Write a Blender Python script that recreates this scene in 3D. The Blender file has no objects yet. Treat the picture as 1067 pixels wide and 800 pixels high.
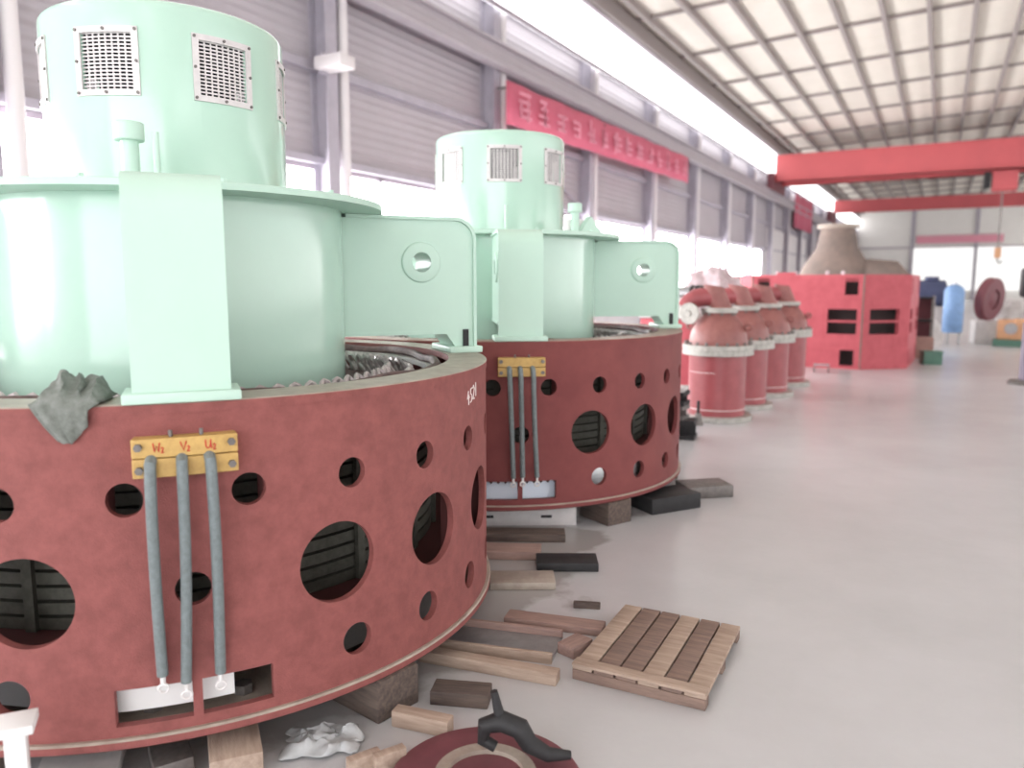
import bpy, bmesh, math, random
from mathutils import Vector, Matrix, noise
random.seed(4)
sc = bpy.context.scene
COL = sc.collection
R = math.radians
PI = math.pi
EYE = 1.568

# ------------------------------------------------------------------ materials
def mat(name, col, rough=.5, metal=0., var=.0, scale=8., col2=None, bump=0., bscale=60., spec=.5, stretch=None, coat=0.):
    m = bpy.data.materials.new(name); m.use_nodes = True
    nt = m.node_tree; b = nt.nodes['Principled BSDF']
    b.inputs['Roughness'].default_value = rough
    b.inputs['Metallic'].default_value = metal
    b.inputs['Specular IOR Level'].default_value = spec
    b.inputs['Coat Weight'].default_value = coat
    b.inputs['Coat Roughness'].default_value = .12
    c = (*col, 1)
    b.inputs['Base Color'].default_value = c
    if var or col2 or bump:
        tc = nt.nodes.new('ShaderNodeTexCoord'); mp = nt.nodes.new('ShaderNodeMapping')
        if stretch: mp.inputs['Scale'].default_value = stretch
        nt.links.new(tc.outputs['Object'], mp.inputs['Vector'])
    if var or col2:
        n = nt.nodes.new('ShaderNodeTexNoise'); n.inputs['Scale'].default_value = scale
        n.inputs['Detail'].default_value = 6; n.inputs['Roughness'].default_value = .65
        nt.links.new(mp.outputs['Vector'], n.inputs['Vector'])
        r = nt.nodes.new('ShaderNodeValToRGB')
        c2 = col2 if col2 else tuple(min(1, x*(1-var)) for x in col)
        r.color_ramp.elements[0].position = .35; r.color_ramp.elements[1].position = .65
        r.color_ramp.elements[0].color = (*c2, 1); r.color_ramp.elements[1].color = c
        nt.links.new(n.outputs['Fac'], r.inputs['Fac']); nt.links.new(r.outputs['Color'], b.inputs['Base Color'])
    if bump:
        n2 = nt.nodes.new('ShaderNodeTexNoise'); n2.inputs['Scale'].default_value = bscale
        n2.inputs['Detail'].default_value = 4
        nt.links.new(mp.outputs['Vector'], n2.inputs['Vector'])
        bp = nt.nodes.new('ShaderNodeBump'); bp.inputs['Strength'].default_value = bump; bp.inputs['Distance'].default_value = .01
        nt.links.new(n2.outputs['Fac'], bp.inputs['Height']); nt.links.new(bp.outputs['Normal'], b.inputs['Normal'])
    return m

def glow(name, col, s):
    m = bpy.data.materials.new(name); m.use_nodes = True
    nt = m.node_tree; nt.nodes.clear()
    e = nt.nodes.new('ShaderNodeEmission'); o = nt.nodes.new('ShaderNodeOutputMaterial')
    e.inputs['Color'].default_value = (*col, 1); e.inputs['Strength'].default_value = s
    nt.links.new(e.outputs[0], o.inputs[0]); return m

def cladding(name, c1, c2, scale, axis, depth=.6):
    """corrugated sheet: ribs as bump, faint sheet joints as colour"""
    m = mat(name, c1, .55, 0, .1, 1.5, c2)
    nt = m.node_tree; b = nt.nodes['Principled BSDF']
    tc = nt.nodes.new('ShaderNodeTexCoord'); w = nt.nodes.new('ShaderNodeTexWave')
    w.wave_type = 'BANDS'; w.bands_direction = axis; w.inputs['Scale'].default_value = scale
    nt.links.new(tc.outputs['Object'], w.inputs['Vector'])
    bp = nt.nodes.new('ShaderNodeBump'); bp.inputs['Strength'].default_value = depth; bp.inputs['Distance'].default_value = .03
    nt.links.new(w.outputs['Fac'], bp.inputs['Height']); nt.links.new(bp.outputs['Normal'], b.inputs['Normal'])
    return m

M = dict(
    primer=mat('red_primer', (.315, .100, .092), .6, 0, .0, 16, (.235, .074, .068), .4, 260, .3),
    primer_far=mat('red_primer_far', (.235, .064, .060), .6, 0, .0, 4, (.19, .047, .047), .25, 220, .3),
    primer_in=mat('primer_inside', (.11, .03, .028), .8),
    dusty=mat('dusty_steel', (.44, .38, .32), .42, .1, 0, 9, (.31, .25, .21), .15, 90, .5),
    dusty_red=mat('dusty_red_steel', (.40, .26, .21), .42, .1, 0, 9, (.27, .13, .11), .15, 90, .5),
    green=mat('mint_gloss', (.485, .69, .58), .16, 0, .05, 2.5, (.465, .665, .56), 0, 1, .5, None, .5),
    green_s=mat('mint_satin', (.53, .72, .615), .42, 0, .05, 3, (.51, .695, .595), 0, 1, .45),
    steel=mat('grey_steel', (.42, .42, .43), .38, .7, .2, 14),
    bolt=mat('bolt_steel', (.22, .20, .19), .5, .6, .3, 30),
    dark=mat('black_steel', (.035, .034, .036), .6, .3, .3, 20),
    core=mat('core_laminations', (.10, .097, .078), .6, .2, .3, 40),
    winding=mat('winding_tape', (.16, .085, .08), .55, 0, .4, 30, (.06, .03, .03)),
    copper=mat('grey_loop', (.60, .53, .53), .4, .2, .3, 30),
    mesh=mat('mesh_plate', (.70, .66, .66), .45, .15, .12, 25),
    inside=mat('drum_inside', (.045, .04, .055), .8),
    bakelite=mat('yellow_bakelite', (.62, .40, .13), .5, 0, 0, 28, (.50, .31, .10), .15, 120),
    redink=mat('red_ink', (.55, .05, .03), .6),
    cable=mat('grey_cable', (.20, .235, .24), .5, 0, .25, 60, None, .2, 200),
    lug=mat('tinned_lug', (.80, .78, .77), .35, .3),
    chalk=mat('chalk', (.80, .70, .68), .9),
    rag=mat('grey_rag', (.27, .285, .265), .95, 0, 0, 30, (.17, .185, .165), .5, 260, .1),
    white=mat('white_sheet', (.82, .81, .80), .6),
    bluewhite=mat('blue_white_film', (.72, .80, .90), .5),
    wood=mat('pale_timber', (.50, .385, .31), .75, 0, 0, 5, (.36, .265, .21), .3, 60, .2, (1, 8, 8)),
    woodw=mat('weathered_timber', (.31, .215, .175), .8, 0, 0, 5, (.20, .14, .12), .3, 60, .2, (1, 8, 8)),
    woodr=mat('reddish_board', (.40, .26, .22), .8, 0, 0, 6, (.28, .19, .17), .3, 60, .2, (1, 8, 8)),
    dwood=mat('dark_timber', (.16, .12, .10), .85, 0, 0, 6, (.09, .07, .065), .3, 60, .2, (1, 8, 8)),
    pump=mat('maroon_paint', (.36, .085, .095), .36, 0, 0, 5, (.28, .062, .07), .1, 90, .5),
    dome=mat('brown_red_casting', (.34, .135, .12), .42, 0, 0, 6, (.25, .085, .08), .3, 70, .5),
    flange=mat('raw_flange', (.52, .50, .47), .5, .3, .3, 18, (.35, .34, .31)),
    boxred=mat('bright_red_primer', (.54, .115, .14), .6, 0, 0, 5, (.46, .09, .11), .2, 120, .3),
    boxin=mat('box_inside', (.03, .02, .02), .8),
    crane=mat('crane_red', (.58, .11, .12), .5, 0, 0, .6, (.52, .10, .11)),
    banner=mat('banner_cloth', (.62, .14, .21), .8, 0, 0, 1.2, (.56, .12, .19)),
    letters=mat('banner_letters', (.78, .33, .42), .8),
    purlin=mat('purlin_steel', (.30, .26, .25), .7),
    column=mat('column_grey', (.46, .43, .49), .65, 0, .15, 3),
    pipe=mat('pale_pipe', (.74, .70, .71), .5),
    frame=mat('window_frame', (.42, .37, .42), .6),
    plastic=mat('film_grey', (.52, .53, .54), .4, 0, .25, 6, None, .5, 12),
    tarp=mat('pink_white_wrap', (.72, .63, .66), .5, 0, 0, 5, (.50, .36, .38), .5, 10),
    maroon=mat('maroon_casting', (.20, .06, .075), .6, 0, .3, 4),
    brown=mat('brown_casting', (.27, .205, .175), .8, 0, 0, 1.5, (.17, .135, .12)),
    navy=mat('navy_paint', (.07, .085, .17), .5, 0, .2, 6),
    blue=mat('light_blue_paint', (.22, .38, .66), .5, 0, .2, 6),
    orange=mat('orange_paint', (.66, .36, .20), .55, 0, .2, 6),
    dgreen=mat('dark_green_paint', (.09, .20, .15), .6, 0, .2, 8),
    pale=mat('pale_casting', (.66, .63, .62), .6, 0, .2, 5),
    violet=mat('violet_grey_paint', (.32, .28, .36), .6),
    concrete=mat('concrete', (.59, .585, .60), .27, 0, 0, .55, (.52, .515, .525), .06, 30, .9),
    lower=mat('lower_wall', (.70, .69, .70), .8, 0, .1, 2),
    backw=cladding('back_cladding', (.88, .86, .83), (.85, .83, .80), 3., 'X', .3),
    wall=cladding('wall_cladding', (.47, .43, .465), (.44, .405, .435), 2.2, 'Z', .5),
    roof=cladding('roof_sheet', (.78, .725, .65), (.74, .69, .61), 3., 'Y', .3),
    day=glow('daylit_pane', (1, .99, 1), 11.), fill_right=glow('fill_pane_right', (1, .99, .98), 3.),
    fill_back=glow('back_wall_glow', (1, .985, .96), .9), day2=glow('daylit_roof_strip', (1, .99, 1), 2.6),
)

def dirt_shade_floor(m):  # darker zone round the generators: dirt and shade painted together
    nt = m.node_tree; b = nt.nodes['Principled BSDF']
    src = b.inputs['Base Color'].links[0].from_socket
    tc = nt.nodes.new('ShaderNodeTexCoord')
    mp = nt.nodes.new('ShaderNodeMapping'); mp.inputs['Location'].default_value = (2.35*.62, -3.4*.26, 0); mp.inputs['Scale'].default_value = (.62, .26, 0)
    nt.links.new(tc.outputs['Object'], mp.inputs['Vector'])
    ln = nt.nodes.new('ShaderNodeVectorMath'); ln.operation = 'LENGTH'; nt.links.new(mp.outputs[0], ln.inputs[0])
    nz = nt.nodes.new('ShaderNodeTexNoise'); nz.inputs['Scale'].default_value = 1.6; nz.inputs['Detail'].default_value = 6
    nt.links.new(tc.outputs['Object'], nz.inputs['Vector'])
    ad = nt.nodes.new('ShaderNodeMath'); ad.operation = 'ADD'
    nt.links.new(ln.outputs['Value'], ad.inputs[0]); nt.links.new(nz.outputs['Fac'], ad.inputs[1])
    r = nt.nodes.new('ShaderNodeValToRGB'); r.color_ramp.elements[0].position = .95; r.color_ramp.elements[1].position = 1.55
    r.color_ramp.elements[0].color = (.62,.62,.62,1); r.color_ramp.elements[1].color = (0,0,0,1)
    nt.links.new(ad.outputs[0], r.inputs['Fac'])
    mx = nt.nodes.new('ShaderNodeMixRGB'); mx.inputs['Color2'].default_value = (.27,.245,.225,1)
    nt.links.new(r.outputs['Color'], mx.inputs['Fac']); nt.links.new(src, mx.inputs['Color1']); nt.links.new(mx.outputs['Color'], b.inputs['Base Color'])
dirt_shade_floor(M['concrete'])

# ------------------------------------------------------------------ mesh builder
class MB:
    def __init__(s): s.v = []; s.f = []; s.m = []; s.cm = 0
    def add(s, vs, fs, mx=None):
        o = len(s.v)
        s.v += [tuple(mx @ Vector(p)) if mx else tuple(p) for p in vs]
        s.f += [tuple(i+o for i in f) for f in fs]; s.m += [s.cm]*len(fs); return s
    def box(s, c, d, mx=None, rz=0):
        x, y, z = d[0]/2, d[1]/2, d[2]/2
        vs = [(-x,-y,-z),(x,-y,-z),(x,y,-z),(-x,y,-z),(-x,-y,z),(x,-y,z),(x,y,z),(-x,y,z)]
        t = Matrix.Translation(c) @ Matrix.Rotation(rz, 4, 'Z')
        if mx: t = mx @ t
        return s.add(vs, [(3,2,1,0),(4,5,6,7),(0,1,5,4),(1,2,6,5),(2,3,7,6),(3,0,4,7)], t)
    def prism(s, poly, a, b, axis='Z', mx=None):
        n = len(poly)
        def P(u, w, t): return {'Z': (u,w,t), 'Y': (u,t,w), 'X': (t,u,w)}[axis]
        vs = [P(u,w,a) for u,w in poly] + [P(u,w,b) for u,w in poly]
        fs = [tuple(range(n)), tuple(range(2*n-1, n-1, -1))] + [(i, i+n, (i+1)%n+n, (i+1)%n) for i in range(n)]
        return s.add(vs, fs, mx)
    def cyl(s, p0, p1, r, n=24, r2=None):
        p0, p1 = Vector(p0), Vector(p1); d = p1-p0; r2 = r if r2 is None else r2
        q = d.to_track_quat('Z', 'Y').to_matrix()
        vs = []
        for p, rr in ((p0, r), (p1, r2)):
            vs += [p + q @ Vector((rr*math.cos(2*PI*i/n), rr*math.sin(2*PI*i/n), 0)) for i in range(n)]
        fs = [(i, (i+1)%n, (i+1)%n+n, i+n) for i in range(n)] + [tuple(range(n-1,-1,-1)), tuple(range(n, 2*n))]
        return s.add(vs, fs)
    def tube(s, pts, r, n=12, closed=False, cap=True):
        pts = [Vector(p) for p in pts]; m = len(pts); vs = []; up = None
        for i, p in enumerate(pts):
            if closed: t = pts[(i+1)%m]-pts[i-1]
            else: t = pts[min(i+1,m-1)]-pts[max(i-1,0)]
            t.normalize()
            if up is None: up = t.orthogonal().normalized()
            up = (up - t*up.dot(t)).normalized(); w = t.cross(up)
            rr = r[i] if isinstance(r, (list, tuple)) else r
            vs += [p + rr*(up*math.cos(2*PI*k/n)+w*math.sin(2*PI*k/n)) for k in range(n)]
        fs = []
        for i in range(m if closed else m-1):
            j = (i+1) % m
            fs += [(i*n+k, i*n+(k+1)%n, j*n+(k+1)%n, j*n+k) for k in range(n)]
        if not closed and cap: fs += [tuple(range(n-1,-1,-1)), tuple(range((m-1)*n, m*n))]
        return s.add(vs, fs)
    def lathe(s, prof, n=96, closed=True, mx=None, a0=0, a1=2*PI):
        """profile of (r, z) points; closed joins last to first"""
        full = abs(a1-a0-2*PI) < 1e-6; k = len(prof); cols = n if full else n+1
        vs = [(r*math.cos(a0+(a1-a0)*i/n), r*math.sin(a0+(a1-a0)*i/n), z) for i in range(cols) for r, z in prof]
        fs = []
        for i in range(n):
            j = (i+1) % cols
            for q in range(k if closed else k-1):
                p = (q+1) % k
                fs.append((i*k+q, j*k+q, j*k+p, i*k+p))
        if not full and closed: fs += [tuple(range(k-1,-1,-1)), tuple((cols-1)*k+q for q in range(k))]
        return s.add(vs, fs, mx)
    def mesh(s, name, mats, ang=35, bevel=0):
        me = bpy.data.meshes.new(name); me.from_pydata(s.v, [], s.f)
        if not isinstance(mats, (list, tuple)): mats = [mats]
        for m_ in mats: me.materials.append(m_)
        for i, p in enumerate(me.polygons): p.material_index = s.m[i]
        bm = bmesh.new(); bm.from_mesh(me)
        bmesh.ops.remove_doubles(bm, verts=bm.verts, dist=1e-6)
        bmesh.ops.dissolve_degenerate(bm, edges=bm.edges, dist=1e-7)
        bmesh.ops.recalc_face_normals(bm, faces=bm.faces)
        if bevel:
            es = [e for e in bm.edges if len(e.link_faces) == 2 and e.calc_face_angle(0) > R(40)]
            bmesh.ops.bevel(bm, geom=es, offset=bevel, segments=2, affect='EDGES', profile=.5, clamp_overlap=True)
        bm.to_mesh(me); bm.free()
        if ang:
            me.polygons.foreach_set('use_smooth', [True]*len(me.polygons)); me.set_sharp_from_angle(angle=R(ang))
        return me
    def build(s, name, mats, parent=None, ang=35, bevel=0, up=None, **kw):
        if up:
            me = s.mesh(name, [mats, up], ang, bevel)
            for p in me.polygons: p.material_index = 1 if p.normal.z > .6 else 0
            return link(name, me, parent, **kw)
        return link(name, s.mesh(name, mats, ang, bevel), parent, **kw)

def link(name, me, parent=None, **kw):
    o = bpy.data.objects.new(name, me); COL.objects.link(o)
    if parent: o.parent = parent
    for k, v in kw.items(): o[k] = v
    return o
def thing(name, label, cat, loc=(0,0,0), rz=0, group=None):
    o = bpy.data.objects.new(name, None); COL.objects.link(o)
    o.location = loc; o.rotation_euler = (0,0,rz); o['label'] = label; o['category'] = cat
    o.empty_display_size = .2
    if group: o['group'] = group
    return o
def tag(o, label, cat, loc=None, rz=0, group=None):
    o['label'] = label; o['category'] = cat
    if loc: o.location = loc; o.rotation_euler = (0,0,rz)
    if group: o['group'] = group
    return o
def struct(o): o['kind'] = 'structure'; return o
def copy_tree(o, parent=None):
    c = o.copy(); COL.objects.link(c); c.parent = parent
    for ch in list(o.children): copy_tree(ch, c)
    return c
def rot(r, th, z): return Vector((r*math.cos(th), r*math.sin(th), z))
def boolean_cut(me, cutter, name, mats):
    a = bpy.data.objects.new('tmp_a', me); b = bpy.data.objects.new('tmp_b', cutter)
    COL.objects.link(a); COL.objects.link(b)
    md = a.modifiers.new('b', 'BOOLEAN'); md.object = b; md.operation = 'DIFFERENCE'; md.solver = 'EXACT'
    bpy.context.view_layer.update()
    dg = bpy.context.evaluated_depsgraph_get()
    out = bpy.data.meshes.new_from_object(a.evaluated_get(dg)); out.name = name
    bpy.data.objects.remove(a); bpy.data.objects.remove(b)
    out.polygons.foreach_set('use_smooth', [True]*len(out.polygons)); out.set_sharp_from_angle(angle=R(32))
    return out

# ------------------------------------------------------------------ the generators
RS = 1.40                                       # stator frame radius
def radial_cutter(mb, th, z, r, R0=1.2, R1=1.6, n=40):
    mb.cyl(rot(R0, th, z), rot(R1, th, z), r, n)

def stator_shell():
    s = MB().lathe([(RS, .186), (RS, 1.192), (RS-.028, 1.192), (RS-.028, .186)], 288)
    c = MB()
    for k in range(25): radial_cutter(c, R(7.2+14.4*k), .931, .052)
    for k in range(-9, 10):
        if k: radial_cutter(c, R(19.15*k), .630, .140, n=56)
        else: radial_cutter(c, 0, .636, .053)
    for k in range(-10, 11):
        if abs(k) > 1: radial_cutter(c, R(14.5*k + (-7.2 if k > 0 else 7.2)), .335, .057)
    for a, b in ((-9.8, -.75), (.45, 9.3)):
        vs = [rot(r, R(t), z) for z in (.222, .340) for t in (a, b) for r in (1.25, 1.55)]
        c.add(vs, [(0,1,3,2),(4,6,7,5),(0,4,5,1),(2,3,7,6),(0,2,6,4),(1,5,7,3)])
    return boolean_cut(s.mesh('s', M['primer']), c.mesh('c', M['primer']), 'stator_frame', None)

def arc_pts(cx, cz, r, a0, a1, n): return [(cx+r*math.cos(R(a0+(a1-a0)*i/n)), cz+r*math.sin(R(a0+(a1-a0)*i/n))) for i in range(n+1)]

ARM_TOP, ARM_END, FOOT_Z = 1.892, 1.385, 1.218
def make_arm(parent):
    """one bracket arm along +X: two side plates, closed by a wrapped cover plate"""
    outer = [(.66, ARM_TOP-.012)] + arc_pts(ARM_END-.105, ARM_TOP-.117, .105, 90, 0, 10) + [(ARM_END, 1.25), (1.285, 1.25), (1.232, 1.325), (.66, 1.325)]
    m = MB()
    for y0, y1 in ((-.122, -.104), (.104, .122)):
        plate = MB().prism(outer, y0, y1, 'Y').mesh('p', M['green_s'])
        hole = MB().cyl((1.11, y0-.1, 1.672), (1.11, y1+.1, 1.672), .049, 32).mesh('h', M['green_s'])
        cut = boolean_cut(plate, hole, 'pl', None)
        m.add([v.co.copy() for v in cut.vertices], [tuple(p.vertices) for p in cut.polygons])
    m.prism([(.66,1.313),(1.238,1.313),(1.292,1.238),(1.306,1.238),(1.246,1.329),(.66,1.329)], -.126, .126, 'Y')
    arm = m.build('bracket_arm', M['green_s'], parent, 30)
    p_out = [(.74, ARM_TOP+.004)] + arc_pts(ARM_END-.10, ARM_TOP-.108, .112, 90, 0, 14) + [(ARM_END+.012, 1.245)]
    p_in = [(.74, ARM_TOP-.012)] + arc_pts(ARM_END-.10, ARM_TOP-.108, .096, 90, 0, 14) + [(ARM_END-.004, 1.245)]
    MB().prism(p_out + p_in[::-1], -.137, .137, 'Y').build('cover_plate', M['green_s'], arm, 30)
    f = MB()
    f.prism([(1.245,-.165),(1.42,-.165),(1.42,.165),(1.245,.165)], FOOT_Z, FOOT_Z+.032)
    f.build('foot', M['green_s'], arm, 30, .006)
    for s in (-1, 1):
        b = MB()
        pr = [(.049, 0), (.088, 0), (.096, -.004), (.1, -.012), (.1, -.02), (.049, -.02)]
        mx = Matrix.Translation((1.11, s*.1285, 1.672)) @ (Matrix.Rotation(R(90), 4, 'X') if s < 0 else Matrix.Rotation(R(-90), 4, 'X'))
        b.lathe([(r, z+.008) for r, z in pr], 48, True, mx)
        b.build('lifting_boss', M['green_s'], arm, 30)
        MB().box((1.340, s*.1285, FOOT_Z+.074), (.028, .011, .088)).build('dark_slot', M['dark'], arm)  # dark block standing in for the shaded notch beside the foot
    MB().lathe([(.054,-.118),(.054,.118),(.049,.118),(.049,-.118)], 32, True, Matrix.Translation((1.11,0,1.672)) @ Matrix.Rotation(R(90),4,'X')).build('boss_tube', M['green_s'], arm)
    return arm

VENTS = 7
def drum_mesh():
    n = 224; ro, ri = .490, .474; z0, z1 = 1.925, 2.648; fl = .032
    prof = [(ro, z0), (ro, z1-fl)] + [(ro-fl+fl*math.cos(R(a)), z1-fl+fl*math.sin(R(a))) for a in (20, 45, 70, 90)] + [(.02, z1), (.02, z1-.02), (ri-fl, z1-.02), (ri, z1-fl-.01), (ri, z0)]
    s = MB().lathe(prof, n)
    c = MB()
    for k in range(VENTS):
        a = 2*PI*k/VENTS; w = R(11.7)
        vs = [rot(r, a+t, z) for z in (2.302, 2.518) for t in (-w, w) for r in (.44, .6)]
        c.add(vs, [(0,1,3,2),(4,6,7,5),(0,4,5,1),(2,3,7,6),(0,2,6,4),(1,5,7,3)])
    me = boolean_cut(s.mesh('d', M['green']), c.mesh('c', M['green']), 'exciter_drum', None)
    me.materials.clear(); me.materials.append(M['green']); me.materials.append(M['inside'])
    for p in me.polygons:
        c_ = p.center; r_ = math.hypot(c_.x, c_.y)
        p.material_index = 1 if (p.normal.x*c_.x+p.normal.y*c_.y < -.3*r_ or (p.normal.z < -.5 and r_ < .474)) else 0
    return me

def arc_bar(mb, t0, t1, z0, z1, r0, r1, n=8):
    mb.lathe([(r1, z0), (r1, z1), (r0, z1), (r0, z0)], n, True, None, t0, t1)
def make_vent(parent, a):
    f = MB(); W, H0, H1 = R(14.6), 2.283, 2.537; w, h0, h1 = R(11.7), 2.306, 2.514; r0, r1 = .4895, .4975
    arc_bar(f, -W, W, H0, h0, r0, r1, 12); arc_bar(f, -W, W, h1, H1, r0, r1, 12)
    arc_bar(f, -W, -w, h0, h1, r0, r1, 2); arc_bar(f, w, W, h0, h1, r0, r1, 2)
    fr = f.build('vent_frame', M['mesh'], parent, 30); fr.rotation_euler = (0,0,a)
    g = MB()
    for i in range(1, 8):
        t = -w+2*w*i/8; arc_bar(g, t-R(.36), t+R(.36), h0, h1, .4805, .4855, 1)
    for i in range(0, 16):
        z = h0+(h1-h0)*i/15; arc_bar(g, -w-.01, w+.01, z-.003, z+.003, .480, .4855, 10)
    g.build('vent_mesh', M['mesh'], fr, 30)
    for t in (-.93, 0, .93):
        for z in (2.294, 2.41, 2.526):
            if t or abs(z-2.41) > .05:
                th = W*t
                MB().cyl(rot(.496, th, z), rot(.5025, th, z), .006, 8).build('screw', M['bolt'], fr)

def make_winding(parent):
    m = MB(); rnd = random.Random(3)
    n = 84
    for row, (rr, zz, h) in enumerate(((1.085, 1.085, .085), (.98, 1.09, .095))):
        for k in range(n):
            a = 2*PI*(k+.5*row)/n; da = 2*PI/n*.48
            pts = []
            for i in range(9):
                t = i/8; b = a-da+2*da*t
                pts.append(rot(rr-.05*math.sin(PI*t)+.01*rnd.random(), b+.04*t, zz+h*math.sin(PI*t)))
            m.tube(pts, .0115, 6)
    w = m.build('end_winding', M['copper'], parent)
    m = MB().lathe([(1.21,1.03),(1.21,1.075),(1.0,1.09),(.80,1.06),(.80,1.0)], 96)
    m.build('winding_bed', M['winding'], parent)
    pts = [rot(1.16+.008*math.sin(7*a)+.006*math.sin(23*a), a, 1.190+.007*math.sin(11*a)) for a in (2*PI*i/120 for i in range(120))]
    MB().tube(pts, .021, 10, True).build('lead_bundle', M['winding'], parent)

def make_core(parent):
    prof = []
    z = .43
    while z < .94:
        prof += [(1.135, z), (1.135, z+.040), (1.105, z+.041), (1.105, z+.051)]; z += .052
    prof += [(.95, prof[-1][1]), (.95, .43)]
    MB().lathe(prof, 144).build('stator_core', M['core'], parent, 30)
    for k in range(14):
        a = R(19.15*(k-7)+12.5)
        MB().box((0,0,0), (.02, .035, .53), Matrix.Rotation(a, 4, 'Z') @ Matrix.Translation((1.145, 0, .695))).build('tie_bar', M['core'], parent)
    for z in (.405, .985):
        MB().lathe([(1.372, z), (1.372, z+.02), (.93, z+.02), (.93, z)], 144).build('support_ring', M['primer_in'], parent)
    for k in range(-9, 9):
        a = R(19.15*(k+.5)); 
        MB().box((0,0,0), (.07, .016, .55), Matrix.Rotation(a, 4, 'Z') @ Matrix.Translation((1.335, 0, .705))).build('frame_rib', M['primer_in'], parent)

def ring(parent, name, prof, m, n=288, up=None): return MB().lathe(prof, n).build(name, m, parent, 30, 0, up)

def stroke_text(mb, strokes, place, r):
    for st in strokes: mb.tube([place(u, v) for u, v in st], r, 6)
GLY = {
 'W': [[(0,1),(.22,0),(.5,.7),(.78,0),(1,1)]], 'V': [[(0,1),(.45,0),(.9,1)]],
 'U': [[(0,1),(.05,.25),(.3,0),(.6,.1),(.75,.5),(.8,1)],[(.8,1),(.82,.2),(.95,0)]],
 '1': [[(.3,1),(.32,.5),(.3,0)]], '2': [[(.05,.8),(.3,1),(.6,.75),(.3,.35),(.05,0),(.65,.02)]],
 '4': [[(.4,1),(.05,.45),(.75,.55)],[(.5,.75),(.45,0)]],
 '5': [[(.75,1),(.2,.95),(.18,.6),(.5,.55),(.6,.3),(.4,.05),(.05,.0)]],
}
def block_lettering(mb, txt, th, z, r, h, tilt=0):
    x = 0; adv = {'W': .95, 'V': .8, 'U': .95}
    tot = .85*h
    for ch in txt:
        sub = ch in '12'; k = .62 if sub else 1
        for st in GLY[ch]:
            mb.tube([rot(r, th+(x-tot/2+u*h*.7*k)/r, z-(.15*h if sub else 0)+v*h*k) for u, v in st], .0021, 6)
        x += adv.get(ch, .6)*h*k*.85

def make_terminals(parent, cables, cr, text, dz=0):
    b = MB(); r0, r1 = RS-.002, RS+.055
    w = R(5.75)
    def slab(z0, z1, rr):
        b.lathe([(rr, z0), (rr, z1), (r0, z1), (r0, z0)], 6, True, None, -w, w)
    slab(1.006, 1.062, r1); slab(1.065, 1.121, r1)
    blk = b.build('terminal_block', M['bakelite'], parent, 20, .003)
    for t in (-5.0, 5.0):
        for z in (1.03, 1.098):
            MB().cyl(rot(r1-.002, R(t), z), rot(r1+.012, R(t), z), .012, 6).build('hex_bolt', M['bolt'], blk)
    for t in (-1.6, 1.8):
        s = MB().cyl(rot(RS+.03, R(t), 1.118), rot(RS+.03, R(t), 1.140), .006, 8).build('stud', M['bolt'], blk)
    if text:
        m = MB()
        for tx, t in zip(text, (-3.0, -.1, 2.6)): block_lettering(m, tx, R(t), 1.083, r1+.001, .026)
        m.build('phase_lettering', M['redink'], blk, label='red hand-painted phase marks')
    for (t0, t1, zb, bow) in cables:
        p = []
        for i in range(15):
            u = i/14
            rr = r1 - .01 + .045*math.sin(PI*min(1, u*2.6))*(1 if u < .39 else 0)
            if u >= .12: rr = r1+.028 - (.028+.03)*(u-.12)/.88
            else: rr = r1-.02+.048*math.sin(PI/2*u/.12)
            z = 1.066-(1.066-zb)*max(0, (u-.05)/.95) 
            th = R(t0+(t1-t0)*u + bow*math.sin(PI*u))
            p.append(rot(rr, th, z))
        c = MB().tube(p, cr, 14).build('cable', M['cable'], parent)
        end = p[-1]; th = R(t1)
        l = MB().cyl(end+Vector((0,0,.004)), end-Vector((0,0,.026)), cr*.5, 10)
        cen = end-Vector((0,0,.044))
        n_ = Vector((math.cos(th), math.sin(th), 0)); tt = Vector((-math.sin(th), math.cos(th), 0))
        l.tube([cen + .014*(tt*math.cos(2*PI*i/20)+Vector((0,0,1))*math.sin(2*PI*i/20)) for i in range(20)], .0045, 8, True)
        l.build('cable_lug', M['lug'], c)

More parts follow.
